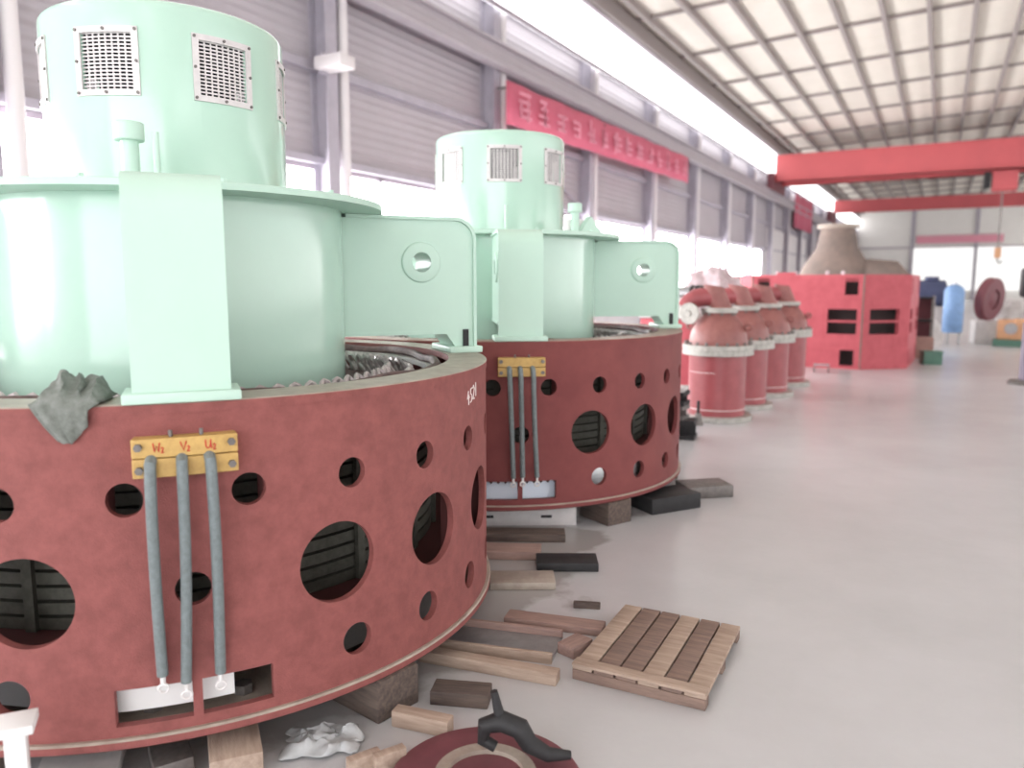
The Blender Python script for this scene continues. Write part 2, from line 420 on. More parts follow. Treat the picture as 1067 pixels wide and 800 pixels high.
SH = {}
def make_generator(loc, az, label, variant):
    g = thing('hydro_generator', label, 'generator', loc, R(az), 'vertical generators in a row')
    if variant == 1: SH['shell'] = stator_shell(); SH['drum'] = drum_mesh()
    shell = SH['shell'] if variant == 1 else SH['shell'].copy()
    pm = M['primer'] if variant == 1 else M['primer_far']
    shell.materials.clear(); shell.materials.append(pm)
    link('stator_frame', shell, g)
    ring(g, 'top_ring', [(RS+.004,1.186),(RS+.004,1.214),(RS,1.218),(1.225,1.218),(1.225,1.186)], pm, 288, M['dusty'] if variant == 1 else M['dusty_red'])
    ring(g, 'clamp_ring', [(1.205,1.145),(1.205,1.172),(1.12,1.172),(1.12,1.145)], M['pale'])
    ring(g, 'bottom_ring', [(RS-.1,.155),(RS+.012,.155),(RS+.018,.161),(RS+.018,.182),(RS+.012,.188),(RS-.1,.188)], pm, 288, M['dusty'])
    make_core(g); make_winding(g)
    ring(g, 'bracket_drum', [(.735,1.0),(.735,1.9),(.72,1.9),(.72,1.0)], M['green'], 160)
    ring(g, 'rim_flange', [(.922,1.898),(.922,1.921),(.918,1.925),(.40,1.925),(.40,1.898)], M['green_s'], 192)
    for k in range(12):
        a = R(11+30*k)
        MB().cyl(rot(.885, a, 1.922), rot(.885, a, 1.940), .013, 6).build('rim_bolt', M['green_s'], g)
    arm = make_arm(g)
    for k in (1, 2, 3):
        c = copy_tree(arm, g); c.rotation_euler = (0,0,k*PI/2)
    ex = link('exciter_drum', SH['drum'], g)
    for k in range(VENTS): make_vent(ex, 2*PI*k/VENTS)
    ex.rotation_euler = (0,0, R({1: -12.9-az, 2: -56.7-az}[variant]))
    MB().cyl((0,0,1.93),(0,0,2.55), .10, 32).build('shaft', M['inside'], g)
    pa, pr, ra, rr = {1: (-9.5,.80,-3.2,.84), 2: (37.1,.78,-2.3,.80)}[variant]
    o = rot(pr, R(pa), 0)
    p = MB().cyl(o+Vector((0,0,1.92)), o+Vector((0,0,2.075)), .030, 24).build('oil_pipe', M['green_s'], g)
    MB().lathe([(.0,2.125),(.046,2.125),(.050,2.121),(.050,2.066),(.046,2.062),(0,2.062)], 32, False, Matrix.Translation(o)).build('pipe_cap', M['green_s'], p)
    o = rot(rr, R(ra), 0)
    MB().cyl(o+Vector((0,0,1.92)), o+Vector((0,0,2.09)), .0115, 12).build('vent_rod', M['green_s'], g)
    if variant == 1:
        make_terminals(g, [(-3.7,-4.0,.385,-.15),(-.45,-1.4,.352,.25),(2.5,2.6,.362,.2)], .0165, ('W2','V2','U2'))
        m = MB()
        x = 0
        for ch, w in (('4', .8), ('5', .8), ('2', .75), ('1', .6)):
            for st in GLY[ch]:
                m.tube([rot(RS+.001, R(52.2)+(x-.055+u*.04)/RS, 1.068+.012*x/.05+v*.058) for u, v in st], .0028, 6)
            x += .044*w
        m.build('chalk_number', M['chalk'], g, label='white chalk number')
        a0, a1 = -9.8, 9.3
        MB().lathe([(1.335,.236),(1.335,.372),(1.325,.372),(1.325,.236)], 6, True, None, R(-10.5), R(4.6)).build('white_panel', M['white'], g, label='white insulating panel')
    else:
        make_terminals(g, [(-3.1,-2.0,.37,0),(-.5,.35,.375,0),(2.5,4.0,.372,-.2)], .0155, None)
        MB().lathe([(1.335,.20),(1.335,.372),(1.325,.372),(1.325,.20)], 6, True, None, R(-10.5), R(10.5)).build('white_panel', M['bluewhite'], g, label='bluish white panel')
        ga = R(47)
        gs = MB().prism([(.70,1.925),(.90,1.925),(.80,2.04)], -.03, .03, 'Y', Matrix.Rotation(ga,4,'Z') @ Matrix.Translation((.80,0,0)) @ Matrix.Rotation(R(70),4,'Z') @ Matrix.Translation((-.80,0,0))).build('rim_gusset', M['green_s'], g)
        MB().box((0,0,0),(.14,.05,.10),Matrix.Rotation(R(44),4,'Z') @ Matrix.Translation((.70,0,1.975)) @ Matrix.Rotation(R(75),4,'Z')).build('pale_box', M['white'], g, 30, .006)
        m = MB()
        for k in range(11):
            t = -9.6+19*k/10
            vs = [rot(r, R(t+d), z) for r in (1.345, 1.365) for d, z in ((-.95,.345),(.95,.345),(0,.315))]
            m.add(vs, [(0,1,2),(5,4,3),(0,3,4,1),(1,4,5,2),(2,5,3,0)])
        m.build('serrated_strip', M['dark'], g, label='dark serrated strip')
    MB().lathe([(1.33,.188),(1.33,.200),(1.0,.200),(1.0,.188)], 40, True, None, R(-14), R(14)).build('bolt_ledge', M['dusty'], g)
    for t in (-6.3, 6.2):
        MB().cyl(rot(1.27, R(t), .198), rot(1.27, R(t), .232), .032, 6).build('ledge_bolt', M['bolt'], g)
    return g

C1 = (-3.059, 2.404, 0); C2 = (-3.03, 5.322, 0)
AZ1, AZ2 = -38.45, -55.2
g1 = make_generator(C1, AZ1, 'near large mint green and red generator with a grey rag on its rim', 1)
g2 = make_generator(C2, AZ2, 'second mint green and red generator standing just behind the near one', 2)

# timber blocks the generators rest on
n_ = 0
for ci, (c, az) in enumerate(((C1, AZ1), (C2, AZ2))):
    for k, t in enumerate((28, 88, 148, 208, 268, 328)):
        p = Vector(c)+rot(1.28, R(az+t), 0)
        o = MB().box((0,0,.0775), (.30,.20,.155)).build('timber_block', M['dwood'], None, 30, .006)
        tag(o, 'dark timber block under the rim of the %s generator' % ('near' if ci == 0 else 'second'), 'timber', p, R(az+t), 'dark blocks under the %s generator' % ('near' if ci == 0 else 'second'))

# rag draped over the near generator's top ring
def make_rag():
    cx = R(AZ1-13.0); c0 = Vector(C1)
    N, W = 44, 34; vs = []; fs = []
    for i in range(N+1):
        v = i/N
        for j in range(W+1):
            u = j/W*2-1
            if v < .66:
                q = v/.66
                rr = 1.20+.205*q
                hump = math.sin(PI*min(1, q*1.02))**.55*max(0, 1-abs(u+.0)**2.6)**.6
                nz = noise.noise(Vector((u*1.6+5, q*1.9, 1.7)))
                w1 = noise.noise(Vector((u*1.2, q*1.2, 7.1)))*2.2
                f1 = 1-abs(math.sin(3.6*u+2.2*q+w1*1.3)); f2 = 1-abs(math.sin(5.2*q-3.0*u+w1*1.6+1.0))
                z = 1.224+hump*(.052+.030*nz+.030*f1**1.5+.024*f2**1.8-.030*max(0, abs(u-.12)-.35))
                half = .094
                x = u*half + .016*noise.noise(Vector((u*3, q*5, 9)))
                if q > .97: z = max(1.223, z)
            else:
                q = (v-.66)/.34
                rr = 1.410+.010*math.sin(q*3)+.006*noise.noise(Vector((u*3, q*2, 2)))+.004*math.sin(u*9)
                lo = -.094+.075*q; hi = .094-.025*min(1, q*4)-.008*q
                x = lo+(hi-lo)*(u+1)/2
                dl = .085+.028*(1-abs(u+.1))-.018*u
                z = 1.224-q*dl
            th = cx + x/1.4
            vs.append((c0.x+rr*math.cos(th), c0.y+rr*math.sin(th), max(z, 1.2225) if v < .66 else z))
    for i in range(N):
        for j in range(W):
            a = i*(W+1)+j; fs.append((a, a+1, a+W+2, a+W+1))
    base = Vector((c0.x+1.32*math.cos(cx), c0.y+1.32*math.sin(cx), 1.22))
    vs = [tuple(Vector(p)-base) for p in vs]
    m = MB().add(vs, fs)
    o = m.build('rag', M['rag'], None, 60)
    o.location = base
    s = o.modifiers.new('s', 'SOLIDIFY'); s.thickness = .004; s.offset = 1
    tag(o, 'crumpled grey rag draped over the top ring of the near generator', 'rag', base)
make_rag()

# ------------------------------------------------------------------ pumps
def make_pump():
    t = thing('vertical_pump', '', 'pump')
    r = .325
    MB().lathe([(0,.0),(.405,.0),(.41,.005),(.41,.055),(.405,.06),(0,.06)], 64, False).build('base_flange', M['flange'], t)
    MB().lathe([(0,.06),(r,.06),(r,.76),(0,.76)], 72, False).build('barrel', M['pump'], t)
    MB().lathe([(r-.002,.125),(r+.004,.128),(r+.004,.134),(r-.002,.137)], 72).build('weld_seam', M['chalk'], t)
    MB().lathe([(r-.002,.555),(r+.003,.557),(r+.003,.561),(r-.002,.563)], 30, True, None, R(205), R(268)).build('weld_seam', M['chalk'], t)
    fl = MB().lathe([(0,.755),(.398,.755),(.403,.76),(.403,.805),(.395,.807),(.395,.815),(.403,.818),(.403,.865),(.398,.87),(0,.87)], 72, False).build('main_flange', M['flange'], t)
    for k in range(20):
        a = 2*PI*k/20
        MB().cyl(rot(.372, a, .868), rot(.372, a, .905), .016, 6).build('flange_bolt', M['bolt'], fl)
    pr = [(.335,.87)] + [(.330*(1-.46*(k/12)**2.3), .88+.325*k/12) for k in range(13)] + [(.172,1.22),(.172,1.235),(0,1.235)]
    d = MB().lathe(pr, 72, False).build('dome', M['dome'], t)
    for a in (R(-12), R(168)):
        p = rot(.315, a, 1.06); q = rot(.245, a, 1.06)
        e = MB(); ct = rot(.335, a, 1.075); ax = Vector((math.cos(a), math.sin(a), 0))
        e.tube([ct+.034*(ax*math.cos(2*PI*i/18)+Vector((0,0,1))*math.sin(2*PI*i/18)) for i in range(18)], .018, 8, True)
        e.build('lifting_eye', M['dome'], d)
    nf = MB().lathe([(0,1.235),(.205,1.235),(.21,1.24),(.21,1.285),(.205,1.29),(0,1.29)], 48, False).build('neck_flange', M['flange'], t)
    for k in range(8):
        a = 2*PI*k/8+.2
        MB().cyl(rot(.185, a, 1.205), rot(.185, a, 1.237), .014, 6).build('flange_bolt', M['bolt'], nf)
    # mitred elbow: stub up to a cut top, long branch to the left
    e = MB()
    n = 28; stub = []
    r1 = .125
    for k in range(n):
        a = 2*PI*k/n; x, y = r1*math.cos(a), r1*math.sin(a)
        stub.append((x+.02, y, 1.29))
    top = []
    for k in range(n):
        a = 2*PI*k/n; x, y = r1*.93*math.cos(a), r1*math.sin(a)
        top.append((x-.075, y, 1.545-.16*x))
    e.add(stub+top, [(i, (i+1)%n, (i+1)%n+n, i+n) for i in range(n)]+[tuple(range(n,2*n)), tuple(range(n-1,-1,-1))])
    e.build('discharge_stub', M['dome'], t)
    e = MB()
    pts = [(-.04,0,1.41),(-.15,.0,1.415),(-.26,-.01,1.40),(-.34,-.02,1.35),(-.385,-.03,1.28)]
    e.tube(pts, [.11,.11,.11,.105,.10], 24)
    e.build('discharge_elbow', M['pump'], t)
    h = MB()
    h.lathe([(0,-.03),(.118,-.03),(.124,-.024),(.124,.0),(.118,.006),(.035,.006),(.03,.018),(0,.018)], 48, False, Matrix.Translation((-.33,-.17,1.225)) @ Matrix.Rotation(R(-22), 4, 'Z') @ Matrix.Rotation(R(90), 4, 'X'))
    disc = h.build('end_disc', M['flange'], t)
    m = MB(); m.cyl((-.325,-.15,1.228), (-.34,-.02,1.285), .05, 16); m.build('disc_hub', M['dark'], disc)
    return t
p0 = make_pump()
PUMPS = [(-2.24,9.05), (-2.20,10.10), (-2.15,11.38), (-2.11,12.70)]
PL = ['dark red domed pump nearest the green generators, first of the row', 'dark red domed pump second in the row, behind the nearest pump',
      'dark red domed pump third in the row from the generators', 'dark red domed pump farthest back, beside the bright red box housing']
for i, (x, y) in enumerate(PUMPS):
    o = p0 if i == 0 else copy_tree(p0)
    o.location = (x, y, 0); o['label'] = PL[i]; o['group'] = 'row of domed pumps'
    o.rotation_euler = (0,0,R(12))

# small jack screw on the floor in front of the first pump
t = thing('screw_jack', 'small dark screw jack standing on the floor before the first pump', 'jack', (-2.30, 8.50, 0))
MB().lathe([(0,0),(.06,0),(.06,.02),(.045,.04),(.035,.13),(0,.13)], 24, False).build('base', M['bolt'], t)
MB().cyl((0,0,.12),(0,0,.27), .018, 12).build('screw', M['dark'], t)
t = thing('pipe_clamp', 'pale steel pipe clamp lying on the floor left of the screw jack', 'clamp', (-2.58, 8.44, 0), R(20))
MB().lathe([(.09,0),(.13,0),(.13,.05),(.09,.05)], 32).build('ring', M['flange'], t)
MB().box((.15,0,.03), (.06,.06,.06)).build('lug', M['flange'], t, 30, .004)

# ------------------------------------------------------------------ red octagonal housing
def red_housing():
    t = thing('generator_housing', 'bright red eight-sided steel housing with dark windows behind the pumps', 'machine housing', (-2.225, 15.5, 0), R(-2.5))
    w2, ch = .99, 1.02
    k = .72; D = 2*(w2+k)
    o = [(-w2,0),(w2,0),(w2+k,k),(w2+k,k+2*w2),(w2,2*(k+w2)),(-w2,2*(k+w2)),(-w2-k,k+2*w2),(-w2-k,k)]
    c = Vector((0, k+w2, 0))
    s = .95
    inn = [((x-c.x)*s+c.x, (y-c.y)*s+c.y) for x, y in o]
    m = MB(); n = 8; H = 1.73
    vs = [(x,y,0) for x,y in o]+[(x,y,H) for x,y in o]+[(x,y,0) for x,y in inn]+[(x,y,H) for x,y in inn]
    fs = []
    for i in range(n):
        j = (i+1)%n
        fs += [(i,j,j+n,i+n), (j+2*n,i+2*n,i+3*n,j+3*n), (i+n,j+n,j+3*n,i+3*n), (j,i,i+2*n,j+2*n)]
    m.add(vs, fs)
    cut = MB()
    def win(face, u0, u1, z0, z1):
        a = Vector((*o[face],0)); b = Vector((*o[(face+1)%n],0)); d = (b-a); L = d.length; d.normalize(); nn = Vector((d.y,-d.x,0))
        mid = a + d*((u0+u1)/2*L) + Vector((0,0,(z0+z1)/2))
        cut.box((0,0,0), ((u1-u0)*L, .5, z1-z0), Matrix.Translation(mid) @ Matrix.Rotation(math.atan2(d.y, d.x), 4, 'Z'))
    for f in range(8):
        if f % 2 == 0:
            for u0, u1, z0, z1 in ((.70,.955,.64,.855),(.70,.955,.895,1.10),(.82,.945,.06,.35),(.84,.955,1.36,1.67),(.045,.30,.64,.855),(.045,.30,.895,1.10),(.055,.18,.06,.35),(.045,.16,1.36,1.67)): win(f,u0,u1,z0,z1)
        else:
            for u0, u1, z0, z1 in ((.16,.78,.64,.855),(.16,.78,.895,1.10)): win(f,u0,u1,z0,z1)
    me = boolean_cut(m.mesh('h', M['boxred'], 0), cut.mesh('c', M['boxin'], 0), 'housing_shell', None)
    me.polygons.foreach_set('use_smooth', [False]*len(me.polygons))
    me.materials.clear(); me.materials.append(M['boxred'])
    link('housing_shell', me, t)
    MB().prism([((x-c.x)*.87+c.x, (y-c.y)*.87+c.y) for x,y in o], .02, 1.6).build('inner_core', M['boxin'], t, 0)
    for sx in (-1, 1):
        MB().cyl((sx*(w2+.004),-.008,.02), (sx*(w2+.004),-.008,H-.005), .009, 10).build('corner_rod', M['dgreen'], t)
    for x, y in ((-.55,.06),(.35,.06),(.62,.05),(-.2,.05)):
        MB().cyl((x,y,H-.01),(x,y,H+.07), .03, 10).build('top_stud', M['tarp'], t)
    MB().box((-.38,.05,H+.02), (.34,.06,.05)).build('top_cleat', M['boxred'], t)
red_housing()
t = thing('step_stool', 'small dark grey steel trestle on the floor before the red housing', 'stool', (-1.80, 14.75, 0), R(8))
MB().box((0,0,.13),(.26,.2,.02)).build('top', M['steel'], t)
for s in (-1,1): MB().box((s*.12,0,.06),(.02,.2,.12)).build('leg', M['bolt'], t)

# ------------------------------------------------------------------ things between and behind the pumps
def crumple(name, sx, sy, sz, m, seed, amp=.25, n=40):
    mb = MB(); vs = []; fs = []; k = n//2
    for i in range(k+1):
        ph = PI/2*i/k
        for j in range(n):
            a = 2*PI*j/n; d = Vector((math.cos(a)*math.sin(ph), math.sin(a)*math.sin(ph), math.cos(ph)))
            q = 1+amp*(noise.fractal(d*2.2+Vector((seed,0,0)), .8, 2.1, 4)) - amp*.7*abs(noise.noise(d*4+Vector((seed,3,0))))
            e = .55
            p = Vector((math.copysign(abs(d.x)**.8, d.x)*sx*q, math.copysign(abs(d.y)**.8, d.y)*sy*q, abs(d.z)**e*sz*(.75+.25*q)))
            vs.append(p)
    for i in range(k):
        for j in range(n):
            fs.append((i*n+j, i*n+(j+1)%n, (i+1)*n+(j+1)%n, (i+1)*n+j))
    mb.add(vs, fs); mb.add([vs[k*n+j] for j in range(n)], [tuple(range(n))])
    return mb.build(name, m, None, 70)
o = crumple('wrapped_machine', .62, .45, 1.78, M['tarp'], 3.1, .34, 56)
tag(o, 'machine under crumpled pinkish white plastic wrap behind the pumps', 'covered machine', (-3.15, 12.2, 0))
# horizontal lathe-like shaft machine
t = thing('shaft_stand', 'steel shaft with collars lying on a red stand behind the second generator', 'machine shaft', (-3.02, 10.3, 0), R(-5))
MB().cyl((-.9,0,1.44),(.23,0,1.44), .085, 28).build('shaft', M['steel'], t)
for x in (.10,.17,.235): MB().cyl((x,0,1.44),(x+.035,0,1.44), .105, 28).build('collar', M['dark'], t)
MB().box((-.15,.0,.55),(.75,.5,1.1)).build('stand', M['boxred'], t, 30, .01)
MB().box((-.15,-.02,1.14),(.8,.5,.06)).build('ledge', M['pale'], t, 30, .01)
for x, z in ((-.22,1.24),(.05,1.27)):
    MB().lathe([(0,-.03),(.10,-.03),(.10,.03),(.03,.03),(.03,.05),(0,.05)], 28, False, Matrix.Translation((x,-.29,z)) @ Matrix.Rotation(R(90),4,'X')).build('cover_disc', M['pale'], t)
MB().box((-.15,0,1.27),(.5,.3,.24)).build('bearing_housing', M['pale'], t, 30, .02)
# stacked dark steel between generator and pumps
for i,(x,y,z,l,w,h,rz,m,lb) in enumerate((
    (-2.55,7.65,.0,.9,.24,.20,8,'dark','black steel beam at floor level between the second generator and the pumps'),
    (-2.62,7.70,.20,.85,.20,.14,-4,'bolt','brownish steel beam in the stack behind the second generator, above the black one'),
    (-2.60,7.68,.34,.8,.26,.14,3,'dark','black flat beam topmost of the stack behind the second generator'),)):
    mb = MB(); 
    mb.box((0,0,.02),(l,w,.04)); mb.box((0,0,h-.02),(l,w,.04)); mb.box((0,0,h/2),(l,.03,h))
    o = mb.build('steel_beam', M[m]); tag(o, lb, 'steel beam', (x,y,z), R(rz), 'beams stacked behind the second generator')
o = MB().box((0,0,.02),(.8,.30,.04)).build('steel_plate', M['pale'], None, 30, .004)
tag(o, 'pale steel plate lying on top of the dark beams behind the second generator', 'plate', (-2.62,7.7,.48), R(6))

# ------------------------------------------------------------------ floor clutter in the foreground
def at(lb, cat, o, loc, rz=0, group=None): return tag(o, lb, cat, loc, R(rz), group)
# pallet
t = thing('wooden_pallet', 'square brown wooden pallet lying alone on the grey floor at centre', 'pallet', (-.945, 3.02, 0), R(2))
for k in range(6):
    x = -.225+.09*k
    MB().box((x,0,.052),(.082,.66,.018)).build('deck_board', M['woodw'] if k in (1,2,4) else M['wood'], t, 30, .003)
for y in (-.305,0,.305): MB().box((0,y,.022),(.53,.055,.042)).build('bearer', M['woodw'], t, 30, .003)
for y in (-.31,): MB().box((0,y,.067),(.53,.06,.012)).build('edge_board', M['wood'], t, 30, .003)
# steel channel with pale flanges, left of the pallet
t = thing('steel_channel', 'shallow grey steel channel with pale edges left of the brown pallet', 'steel channel', (-1.62, 2.80, 0), R(14))
MB().box((0,0,.006),(.55,.22,.012)).build('web', M['steel'], t)
for s in (-1,1): MB().box((0,s*.115,.022),(.55,.018,.044)).build('flange', M['woodr'] if s > 0 else M['wood'], t)
for i,(x,y,z,l,w,h,rz,m,lb) in enumerate((
    (-1.53,2.575,0,.60,.062,.05,9,'wood','long pale timber batten in front of the steel channel'),
    (-1.47,3.08,0,.46,.10,.035,12,'woodr','pinkish brown board on the floor between the steel channel and the pallet'),
    (-1.42,3.34,0,.13,.03,.03,20,'dwood','short dark strip on the floor left of the far corner of the pallet'),
    (-1.285,2.90,0,.13,.09,.05,75,'woodr','short reddish block beside the left edge of the pallet'),
    (-1.52,2.105,0,.22,.055,.06,9,'wood','pale timber batten lying under the edge of the near generator'),
    (-1.50,2.33,0,.22,.10,.055,20,'dwood','dark timber offcut beside the pale batten by the near generator'),
    )):
    o = MB().box((0,0,h/2),(l,w,h)).build('timber_batten' if 'batten' in lb else 'timber_board', M[m], None, 30, .004)
    at(lb, 'timber', o, (x,y,z), rz)
# small upright wood offcuts
for i,(x,y,lb) in enumerate(((-1.545,1.815,'left one of two small orange wood offcuts at the bottom edge'),(-1.485,1.87,'right one of two small orange wood offcuts at the bottom edge'))):
    o = MB().box((0,0,.03),(.035,.11,.06)).build('wood_offcut', M['wood'], None, 30, .003)
    at(lb, 'wood offcut', o, (x,y,0), -28, 'small wood offcuts')
# crumpled plastic film
mb = MB(); n = 26; vs=[]; fs=[]
for i in range(n+1):
    for j in range(n+1):
        u, v = i/n-.5, j/n-.5
        z = .018+.035*max(0, noise.fractal(Vector((u*5,v*5,2.2)), .8, 2.1, 4)+.3)
        vs.append((u*.24+.03*noise.noise(Vector((v*5,u*3,0))), v*.16+.03*noise.noise(Vector((u*5,v*3,4))), z*(1-max(abs(u),abs(v))**3*6)))
for i in range(n):
    for j in range(n): fs.append((i*(n+1)+j,(i+1)*(n+1)+j,(i+1)*(n+1)+j+1,i*(n+1)+j+1))
o = mb.add(vs,fs).build('plastic_film', M['plastic'], None, 70)
md = o.modifiers.new('s','SOLIDIFY'); md.thickness=.003
at('crumpled grey plastic film on the floor below the near generator', 'plastic film', o, (-1.765,1.865,.004), 38)
# dark lifting hook on a round maroon cover
t = thing('round_cover', 'round maroon steel cover lying at the bottom edge of the photo', 'cover', (-1.15,1.92,0))
MB().lathe([(0,.0),(.30,.0),(.305,.005),(.305,.03),(.29,.038),(.2,.045),(0,.045)], 64, False).build('disc', M['maroon'], t)
MB().lathe([(.12,.04),(.16,.04),(.16,.06),(.12,.06)], 48).build('raised_ring', M['dusty'], t)
t = thing('lifting_hook', 'black steel lifting hook with pointed tip standing on the round maroon cover', 'hook', (-1.12,2.03,.06), R(20))
mb = MB()
mb.tube([(-.05,0,.03),(-.09,0,.05),(-.085,0,.10),(-.03,0,.12),(.03,0,.10),(.06,0,.05),(.12,0,.02),(.19,.02,.012)], [.018,.022,.028,.034,.034,.03,.024,.014], 14)
mb.build('hook_body', M['dark'], t)
MB().cyl((-.03,0,.11),(-.055,0,.22), .020, 12, .012).build('shank', M['dark'], t)
# white trestle and crates below the near generator
t = thing('white_trestle', 'white painted steel stand in the bottom left corner before the near generator', 'stand', (-2.125,1.072,0), R(-38))
MB().box((0,0,.013),(.20,.20,.026)).build('base_plate', M['white'], t, 30, .003)
MB().prism([(-.09,.026),(.09,.026),(.09,.12),(.026,.19),(.026,.372),(-.026,.372),(-.026,.19),(-.09,.12)], -.02, .02, 'X').build('web', M['white'], t, 30, .003)
MB().box((0,0,.385),(.10,.10,.026)).build('top_plate', M['white'], t, 30, .003)
for i,(x,y,l,w,h,rz,m,lb) in enumerate((
    (-2.33,1.36,.34,.24,.05,-42,'pale','pale grey slab on the floor below the left part of the near generator'),
    (-1.94,1.64,.22,.16,.09,-38,'wood','pale wooden crate end with a knot below the near generator'),
    (-2.10,1.52,.16,.12,.07,-30,'bolt','dark steel lump between the pale slab and the wooden crate'),)):
    o = MB().box((0,0,h/2),(l,w,h)).build(['concrete_slab','wooden_crate','steel_block'][i], M[m], None, 30, .006); at(lb, ['slab','crate','block'][i], o, (x,y,0), rz)
# beam and blocks below the second generator
t = thing('support_channel', 'pale slotted steel channel lying under the front of the second generator', 'steel channel', (-2.33,4.33,0), R(30))
mb = MB(); mb.box((0,0,.055),(.75,.012,.11)); mb.box((0,.04,.005),(.75,.09,.01)); mb.box((0,.04,.115),(.75,.09,.01))
mb.build('body', M['pale'], t)
for x in (-.2,.18): MB().box((x,-.008,.06),(.07,.004,.018)).build('slot', M['dark'], t)
for i,(x,y,l,w,h,rz,m,nm,lb) in enumerate((
    (-1.74,3.80,.34,.17,.05,28,'dark','steel_plate','black steel plate on the floor in front of the second generator'),
    (-2.16,3.78,.48,.16,.05,25,'woodr','timber_board','pinkish timber board beside the black plate before the second generator'),
    (-2.17,4.11,.50,.14,.05,27,'dwood','timber_board','dark timber board between the slotted channel and the pinkish board'),
    (-1.62,5.20,.42,.26,.11,55,'dark','steel_block','black steel block on the floor at the right foot of the second generator'),
    (-1.47,5.66,.36,.24,.09,40,'bolt','steel_block','brownish steel block on the floor between the second generator and the first pump'),
    (-1.84,3.46,.34,.18,.04,30,'dusty','timber_board','dusty grey board on the floor right beside the near generator rim'),)):
    o = MB().box((0,0,h/2),(l,w,h)).build(nm, M[m], None, 30, .006); at(lb, 'steel' if 'steel' in nm else 'timber', o, (x,y,0), rz)
o = MB().tube([(-.15,-.05,.012),(0,.02,.012),(.1,-.02,.012),(.22,.05,.012),(.3,.0,.012)], .012, 8).build('cable_offcut', M['navy']); at('dark blue cable offcut on the floor between the two generators', 'cable', o, (-2.66,3.86,.0), 60)

# ------------------------------------------------------------------ far clutter
t = thing('turbine_casing', 'tall brown turbine casing standing behind the red housing', 'turbine casing', (-3.0, 27.0, 0))
MB().lathe([(0,0),(1.25,0),(1.35,.3),(1.3,1.4),(1.0,2.1),(.62,2.7),(.5,3.35),(0,3.4)], 40, False).build('body', M['brown'], t)
mb = MB(); mb.tube([(.6,-.1,1.5),(1.1,-.1,1.75),(1.55,-.05,1.75),(1.8,0,1.45)], [.65,.6,.55,.5], 24); mb.build('inlet_pipe', M['brown'], t)
MB().lathe([(0,3.3),(.62,3.3),(.62,3.42),(0,3.42)], 32, False).build('top_flange', M['dusty'], t)
t = thing('blue_motor', 'navy blue electric motor on the far floor right of the red housing', 'motor', (-.35, 24.6, 0), R(15))
MB().cyl((-.42,0,1.30),(.42,0,1.30), .36, 28).build('body', M['navy'], t)
MB().box((0,0,.47),(.8,.5,.94)).build('pedestal', M['pale'], t, 30, .02)
MB().box((.1,0,1.7),(.3,.3,.12)).build('terminal_box', M['navy'], t, 30, .01)
t = thing('blue_gas_tank', 'light blue upright tank on the far floor beside the navy motor', 'tank', (.30, 23.3, 0))
MB().lathe([(0,.3),(.22,.3),(.24,.34),(.24,1.35),(.2,1.47),(.08,1.55),(0,1.55)], 28, False).build('body', M['blue'], t)
MB().cyl((0,0,1.53),(0,0,1.62), .04, 10).build('valve', M['steel'], t)
for k in range(3): MB().cyl(rot(.17, 2*PI*k/3, 0), rot(.17, 2*PI*k/3, .32), .03, 8).build('leg', M['steel'], t)
t = thing('turbine_runner', 'tilted maroon turbine runner standing on the far floor at right', 'turbine runner', (1.12, 24., 0), R(10))
mxw = Matrix.Translation((0,0,1.16)) @ Matrix.Rotation(R(24),4,'Y') @ Matrix.Rotation(R(50),4,'Z') @ Matrix.Rotation(R(78),4,'X')
MB().lathe([(.26,-.12),(.52,-.12),(.56,-.09),(.56,.09),(.52,.12),(.26,.12)], 48, True, mxw).build('rim', M['maroon'], t)
MB().lathe([(0,-.1),(.29,-.1),(.29,.05),(.15,.12),(0,.12)], 40, False, mxw).build('hub', M['maroon'], t)
MB().box((0,0,.30),(.7,.6,.60)).build('cradle', M['pale'], t, 30, .02)
o = crumple('casting', .55,.4,.95, M['pale'], 7.7, .3, 32); tag(o, 'pale rough casting on the far floor below the navy motor', 'casting', (-.55, 22.4, 0))
o = crumple('casting', .5,.45,1.15, M['pale'], 9.1, .3, 32); tag(o, 'pale rough casting standing behind the orange gearbox', 'casting', (1.75, 24.9, 0))
t = thing('orange_gearbox', 'orange gearbox on the far floor right of the maroon runner', 'gearbox', (1.62, 23.2, 0), R(-10))
MB().box((0,0,.42),(.62,.45,.5)).build('case', M['orange'], t, 30, .04)
MB().cyl((0,-.3,.45),(0,-.2,.45), .14, 20).build('output_flange', M['steel'], t)
MB().box((0,0,.085),(.75,.55,.17)).build('skid', M['dgreen'], t, 30, .01)
t = thing('green_toolbox', 'small dark green box on the floor at the right foot of the red housing', 'box', (-.10, 17.2, 0), R(20))
MB().box((0,0,.12),(.34,.24,.24)).build('body', M['dgreen'], t, 30, .01)
MB().box((0,0,.25),(.36,.26,.03)).build('lid', M['dgreen'], t, 30, .006)
o = MB().box((0,0,.22),(.42,.36,.44)).build('cardboard_box', M['woodr'], None, 30, .008); tag(o, 'pinkish brown carton beside the right foot of the red housing', 'carton', (-.30, 18.6, 0), R(5))
t = thing('pillar_drill', 'dark pillar drill standing alone at the right edge of the floor', 'drill', (1.20, 14.45, 0))
MB().lathe([(0,0),(.20,0),(.20,.04),(.17,.07),(0,.07)], 28, False).build('base', M['bolt'], t)
MB().cyl((0,0,.06),(0,0,1.4), .055, 16).build('pillar', M['violet'], t)
MB().box((0,-.02,1.58),(.26,.42,.46)).build('head', M['dark'], t, 30, .05)
MB().box((0,-.12,1.0),(.36,.34,.05)).build('table', M['orange'], t, 30, .008)
MB().cyl((0,-.12,1.15),(0,-.12,1.36), .035, 12).build('chuck', M['steel'], t)
